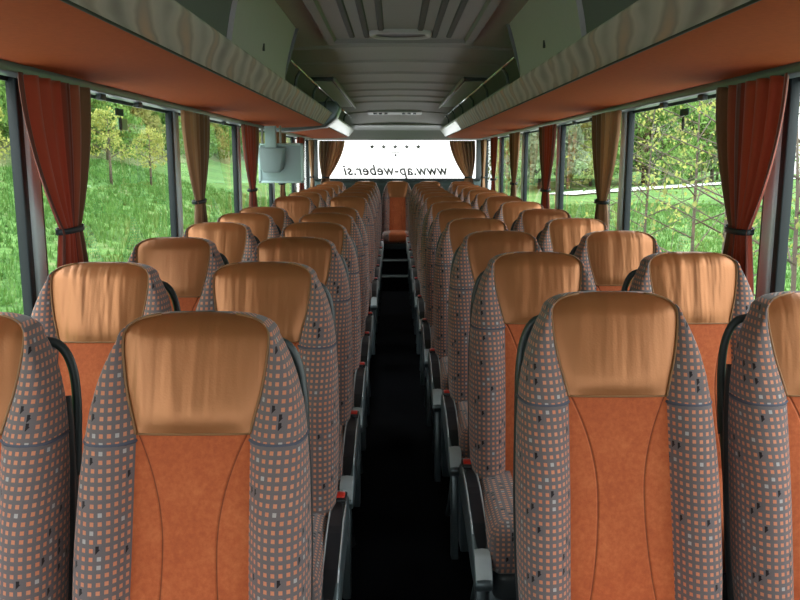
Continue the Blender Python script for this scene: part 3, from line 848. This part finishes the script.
def grille_bump():
    m = bpy.data.materials['perforated_grille']; nt = m.node_tree; b = nt.nodes['Principled BSDF']
    co = coords(nt); v = N(nt, 'ShaderNodeTexVoronoi', i_Scale=38.0, i_Randomness=0.0); L(nt, co, v.inputs['Vector'])
    k = math_n(nt, 'GREATER_THAN', v.outputs[0], 0.30)
    L(nt, mixc(nt, k, (0.03, 0.03, 0.03), (0.26, 0.29, 0.26)), b.inputs['Base Color'])
for m_ in bpy.data.materials:
    if m_.name.startswith('perforated_grille'):
        nt = m_.node_tree; b = nt.nodes['Principled BSDF']; co = coords(nt)
        v = N(nt, 'ShaderNodeTexVoronoi', i_Scale=38.0, i_Randomness=0.0); L(nt, co, v.inputs['Vector'])
        L(nt, mixc(nt, math_n(nt, 'GREATER_THAN', v.outputs[0], 0.30), (0.06, 0.06, 0.06), (0.55, 0.58, 0.54)), b.inputs['Base Color'])
# switch panel on the rear of the ceiling
yp = 10.5; hp = ceil_h(yp)
P_ = empty('reading_light_panel', (XC-.03, yp, CZ+hp))
P_.rotation_euler = (-math.atan((ceil_h(yp-.2)-ceil_h(yp+.2))/.4), 0, 0)
mb = MB(); mb.box(-.34, .34, -.10, .10, -.010, .03); mb.build('panel_plate', M['ceiltrim'], P_, bevel=.006)
for x in (-.25, -.18, -.11, .11, .18, .25):
    mb = MB(); mb.tube([(x, 0, -.008), (x, 0, -.022)], .022, 12); sp = mb.build('light_nozzle', M['inset'], P_, smooth=False)
tag(P_, 'pale ceiling panel with six small dark nozzles near the rear window', 'ceiling panel')

# ------------------------------------------------------------------ hanging monitor
Mo = empty('hanging_monitor', (-.985, 7.12, CZ-.03))
mb = MB(); mb.box(-.195, .195, -.012, .035, -.175, .165); mb.build('monitor_case', M['monitor'], Mo, bevel=.012, seg=3)
mb = MB()
for a in ((-.195, .195, .145, .165), (-.195, .195, -.175, -.155), (.172, .195, -.175, .165), (-.195, -.172, -.175, .165)):
    mb.box(a[0], a[1], -.022, -.010, a[2], a[3])
mb.build('raised_rim', plain('pale_monitor_rim', (0.55, 0.72, 0.72), 0.35), Mo, bevel=.004)
mb = MB(); mb.box(-.17, .17, .034, .038, -.145, .135); mb.build('screen', M['screen'], Mo)
mb = MB()
pr = [(-.105, .125), (.115, .125), (.085, -.055), (.055, -.085), (-.065, -.085), (-.088, -.055)]
v = [(a-.075, -.105, b_) for a, b_ in pr] + [(a*1.08-.065, -.012, b_*1.05+.003) for a, b_ in pr]
mb.add(v, [list(range(6)), list(range(6, 12))[::-1]] + [(i, (i+1) % 6, 6+(i+1) % 6, 6+i) for i in range(6)])
mb.build('hinge_housing', M['monitordark'], Mo, bevel=.014, seg=3)
mb = MB(); mb.box(-.125, -.030, -.085, -.03, .11, .315); mb.build('bracket_arm', M['monitor'], Mo, bevel=.008)
for a_ in (-.155, .0):
    mb = MB(); mb.box(a_, a_+.013, -.085, -.03, .16, .315); mb.build('bracket_pin', M['ceiltrim'], Mo, bevel=.003)
tag(Mo, 'pale blue grey monitor seen from behind, hanging under the left luggage rack', 'monitor')

# ------------------------------------------------------------------ outside
GZ = -1.3
def hl(x, y):      # left ground height
    d = -x-3
    if d < 0: return GZ
    z = GZ+.236*d
    if d > 11: z += (d-11)*.55
    z -= max(0, y-35)*.30*max(0, min(1, (.125-abs(x)/max(y, 1))/.02))
    return z+.12*math.sin(x*.7+y*.3)+.10*math.sin(y*.55-x*.4)
def hr(x, y):
    z = GZ
    t = (x-12.6)*.768 - (y-63)*.64       # distance to the far side of the road line (signed)
    r = math.hypot(x, y)
    if x > 3: z += .05*math.sin(x*.5)*math.sin(y*.3)
    dd = (y-63)*.64-(x-12.6)*.768        # positive beyond the road
    if dd > 8: z += (dd-8)*.10
    if dd > 40: z += (dd-40)*.3
    z -= max(0, y-35)*.30*max(0, min(1, (.125-abs(x)/max(y, 1))/.02))
    return z
def terrain(name, xs, ys, fn, mat, mi_fn=None, mats=None, label='', cat='ground'):
    mb = MB(); rows = [[(x, y, fn(x, y)) for x in xs] for y in ys]
    mb.grid(rows)
    o = mb.build(name, mats or mat, smooth=True, recalc=False)
    return o
def rng(a, b_, n): return [a+(b_-a)*i/n for i in range(n+1)]
o = terrain('grass_slope', [-14+.0]+rng(-13.9, -4.2, 40), rng(-6, 150, 180), hl, M['grassL']); struct(o)
o = terrain('hillside', rng(-48, -13.9, 40), rng(-10, 150, 100), lambda x, y: hl(x, y)+(.5*math.sin(x*1.3+y)*math.sin(y*.9) if x < -14.5 else 0), M['hill']); struct(o)
o = terrain('meadow', rng(3.8, 90, 70), rng(-6, 150, 90), hr, M['grassL']); struct(o)
o = terrain('bounce_apron', rng(-4.2, 3.8, 2), rng(-6, 46, 10), lambda x, y: GZ, M['road']); struct(o)  # ground widened past the coach and kept pale to bounce light inside
o = terrain('front_bounce_apron', rng(-25, 25, 4), rng(-45, -6, 4), lambda x, y: GZ, M['road']); struct(o)  # unseen pale apron added ahead to bounce neutral light onto the ceiling
# road across the meadow
mb = MB(); rows = []
for i in range(30):
    t = i/29; x = 12.6+60*t; y = 63+72*t
    rows.append([(x-1.4*.768*-1, y+1.4*-.64, hr(x+1.7, y-1.4)+.12), (x-1.4*.768, y+1.4*.64, hr(x-1.7, y+1.4)+.12)])
mb.grid(rows); struct(mb.build('road', M['road'], recalc=False))

# tufts of long grass on the near part of the left bank, too many to count
def tufts(name, fn, x0, x1, y0, y1, n, label, seed):
    rnd = random.Random(seed); mb = MB()
    for _ in range(n):
        x = rnd.uniform(x0, x1); y = rnd.uniform(y0, y1); z = fn(x, y)
        for k in range(5):
            a = rnd.random()*2*PI; h = rnd.uniform(.08, .24); w = rnd.uniform(.012, .03); lx, ly = math.cos(a)*h*.5, math.sin(a)*h*.5
            px, py = x+rnd.uniform(-.08, .08), y+rnd.uniform(-.08, .08); dx, dy = -math.sin(a)*w, math.cos(a)*w
            mb.add([(px-dx, py-dy, z-.02), (px+dx, py+dy, z-.02), (px+lx, py+ly, z+h)], [(0, 1, 2)])
    o = mb.build(name, M['tuft'], recalc=False); tag(o, label, 'grass', kind='stuff')
tufts('grass_tufts', hl, -13.5, -4.0, 4, 40, 9000, 'long green grass blades growing on the bank outside the left windows', 3)
tufts('meadow_tufts', hr, 4.0, 22, 6, 50, 9000, 'green grass blades growing in the meadow outside the right windows', 4)

def leafball(mb, c, r, n, size, rnd, squash=.8, hollow=.5):
    for _ in range(n):
        while True:
            p = Vector((rnd.uniform(-1, 1), rnd.uniform(-1, 1), rnd.uniform(-1, 1)))
            if hollow < p.length <= 1: break
        q = Vector((c[0]+p.x*r, c[1]+p.y*r, c[2]+p.z*r*squash))
        e = Euler((rnd.uniform(0, PI), rnd.uniform(0, PI), rnd.uniform(0, 2*PI))).to_matrix()
        s_ = size*rnd.uniform(.6, 1.3)
        vs = [q+e@Vector(k)*s_ for k in ((-.5, 0, 0), (0, -.3, .05), (.5, 0, 0), (0, .3, .05))]
        mb.add(vs, [(0, 1, 2, 3)])
def make_tree(h, cr, leaf, n, size, seed, name='tree', nb=8, trunk=.09, base=.35, thin=False):
    rnd = random.Random(seed); R = empty(name)
    mb = MB(); top = Vector((rnd.uniform(-.1, .1)*h*.4, rnd.uniform(-.1, .1)*h*.4, h*.85))
    pts = [Vector((0, 0, -.15)), Vector((top.x*.3, top.y*.2, h*.3)), Vector((top.x*.5, top.y*.7, h*.6)), top]
    mb.tube(pts, [trunk, trunk*.8, trunk*.5, trunk*.15], 7)
    fo = MB()
    for k in range(nb):
        t = base+(.9-base)*k/nb; p0 = Vector((top.x*t*.7, top.y*t*.7, h*t)); a = k*2.4+rnd.random()
        ln = cr*rnd.uniform(.7, 1.15)*(1.1-.45*t)
        p1 = p0+Vector((math.cos(a)*ln*.5, math.sin(a)*ln*.5, ln*.22)); p2 = p0+Vector((math.cos(a)*ln, math.sin(a)*ln, ln*.42))
        mb.tube([p0, p1, p2], [trunk*.4, trunk*.25, trunk*.08], 5)
        for q in range(6):
            b0 = p0.lerp(p2, .3+.65*q/6); d = Vector((rnd.uniform(-1, 1), rnd.uniform(-1, 1), rnd.uniform(-.5, .9))).normalized()*ln*.38
            mb.tube([b0, b0+d*.5+Vector((0, 0, .03)), b0+d], [trunk*.12, trunk*.08, trunk*.03], 4)
            if thin:
                for _ in range(max(1, n//(nb*6))):
                    c = b0+d*rnd.uniform(.3, 1.05)
                    leafball(fo, c, size*1.2, 1, size, rnd, 1, 0)
        if not thin: leafball(fo, p1.lerp(p2, .4), ln*.55, n//nb, size, rnd)
    if not thin: leafball(fo, (top.x, top.y, h*.85), cr*.55, n//4, size, rnd)
    mb.build('trunk', M['bark'], R, smooth=True, recalc=False)
    fo.build('foliage', M[leaf], R, recalc=False)
    return R
def put(R, x, y, fn, label, group, sc=1, rz=0, cat='tree'):
    R.location = (x, y, fn(x, y)-.02); R.rotation_euler = (0, 0, rz); R.scale = (sc, sc, sc)
    tag(R, label, cat, group); return R
t1 = make_tree(2.7, .95, 'leafY', 900, .11, 11, trunk=.06)
put(t1, -10.1, 29.2, hl, 'small yellow leaved tree outside the left window, in front of the grass bank', 'small trees on the left bank')
t2 = copy_tree(t1); put(t2, -10.0, 20.0, hl, 'small yellow leaved tree seen through the nearest left window', 'small trees on the left bank', .95, 2)
t3 = copy_tree(t1); put(t3, -9.7, 32.6, hl, 'small yellow tree just right of the first one outside the second left window', 'small trees on the left bank', .9, 4)
# bushes over the left hillside
rnd = random.Random(5)
kinds = []
for k, (lf, sd) in enumerate((('leafG', 21), ('leafO', 22), ('leafB', 23))):
    kinds.append([make_tree(3.4, 2.0, lf, 2600, .26, sd, name='hillside_bush', nb=9, trunk=.07, base=.08), False])
HB = {0: 'dark green leafy bush on the hillside beyond the left grass bank', 1: 'olive leafy bush on the hillside beyond the left grass bank', 2: 'grey green leafy bush on the hillside beyond the left grass bank'}
HR = {0: 'dark green tree standing beyond the meadow on the right', 1: 'olive tree standing beyond the meadow on the right', 2: 'grey green tree standing beyond the meadow on the right'}
i = 0
for row, (x0, st) in enumerate(((-14.6, 3.0), (-18.0, 3.6), (-22.5, 4.6), (-28, 6))):
    y = 14+row*1.4
    while y < (95 if row < 3 else 110):
        k = rnd.choice((0, 1, 2, 0)) if row else rnd.choice((0, 1, 2))
        src, u = kinds[k]
        o = copy_tree(src) if u else src; kinds[k][1] = True
        bx_ = x0+rnd.uniform(-1, 1)
        if abs(bx_) < .125*y+2: break
        put(o, bx_, y, hl, HB[k], 'hillside bushes', rnd.uniform(.8, 1.25)*(.8 if row == 0 else 1), rnd.random()*6, 'bush')
        y += st*rnd.uniform(.8, 1.2)*(1 if y < 50 else 1.5)
# right: trees beyond the meadow
far = [make_tree(8.5, 3.6, lf, 3600, .42, sd, name='tree', nb=11, trunk=.2, base=.12) for lf, sd in (('leafG', 31), ('leafO', 32), ('leafB', 33))]
usedf = set()
for j in range(24):
    t = j/23; k = rnd.choice((0, 1, 2))
    x = 13+60*t+rnd.uniform(-2, 2); y = 78+62*t+rnd.uniform(-6, 4)
    if j > 14: y = 72+(j-15)*6; x = .125*y+4.5+(j-15)*1.3
    x = max(x, y*.125+4)
    o = far[k] if k not in usedf else copy_tree(far[k]); usedf.add(k)
    put(o, x, y, hr, HR[k], 'trees beyond the meadow', rnd.uniform(.85, 1.35), rnd.random()*6)
for k in range(3):
    if k not in usedf: put(far[k], 60+5*k, 120, hr, HR[k], 'trees beyond the meadow')
# right: thin twiggy trees with yellow leaves close to the coach
near = [((4.7, 11.5), 4.2, 41, 'leafY', 'twiggy tree with sparse yellow leaves left of the nearest right curtain'),
        ((5.6, 18.2), 4.8, 42, 'leafY', 'bare twigged tree with a few yellow leaves outside, right of the nearest tan curtain'),
        ((4.5, 8.9), 3.9, 43, 'leafO', 'thin branched tree outside the nearest right window'),
        ((5.4, 14.6), 5.2, 44, 'leafG', 'slender green leaved tree farther off outside the right windows'),
        ((7.4, 28.0), 5.6, 45, 'leafO', 'slender olive tree standing outside the far right windows')]
for (x, y), h, sd, lf, lb in near:
    t = make_tree(h, 2.1, lf, 620, .075, sd, nb=14, trunk=.038, base=.22, thin=True)
    put(t, x, y, hr, lb, 'thin trees beside the right windows')

# ------------------------------------------------------------------ world, camera
W = bpy.data.worlds.new('overcast'); S.world = W; W.use_nodes = True
nt = W.node_tree; bg = nt.nodes['Background']
g = coords(nt, 'Generated'); sep = nt.nodes.new('ShaderNodeSeparateXYZ'); L(nt, g, sep.inputs[0])
cl = noise(nt, g, 2.2, 4)
el = ramp(nt, sep.outputs[2], [(0.0, (1.0, 1.0, 0.98)), (1.0, (0.84, 0.93, 1.0))])
st = math_n(nt, 'MULTIPLY', math_n(nt, 'MULTIPLY_ADD', cl, 0.5, 0.8), math_n(nt, 'MULTIPLY_ADD', math_n(nt, 'MAXIMUM', sep.outputs[2], 0.0), 1.35, 0.45))
L(nt, mixc(nt, 0.0, el, el), bg.inputs[0])
SKY = 4.0
L(nt, math_n(nt, 'MULTIPLY', st, SKY), bg.inputs[1])

cam = bpy.data.cameras.new('camera'); co = bpy.data.objects.new('camera', cam); COL.objects.link(co)
cam.sensor_fit = 'HORIZONTAL'; cam.sensor_width = 36.0; cam.lens = 36.0*810/800
cam.clip_start = .05; cam.clip_end = 500
co.location = (0, 0, CZ)
co.rotation_euler = (math.radians(90-9.87), 0, -math.atan(5/810))
S.camera = co
S.view_settings.view_transform = 'Standard'; S.view_settings.look = 'None'
S.view_settings.exposure = 0.1; S.view_settings.gamma = 1.0
S.view_settings.use_curve_mapping = False
S.cycles.use_denoising = True
S.cycles.max_bounces = 10; S.cycles.diffuse_bounces = 5; S.cycles.transparent_max_bounces = 16
S.cycles.sample_clamp_indirect = 6.0
S.cycles.caustics_reflective = False; S.cycles.caustics_refractive = False
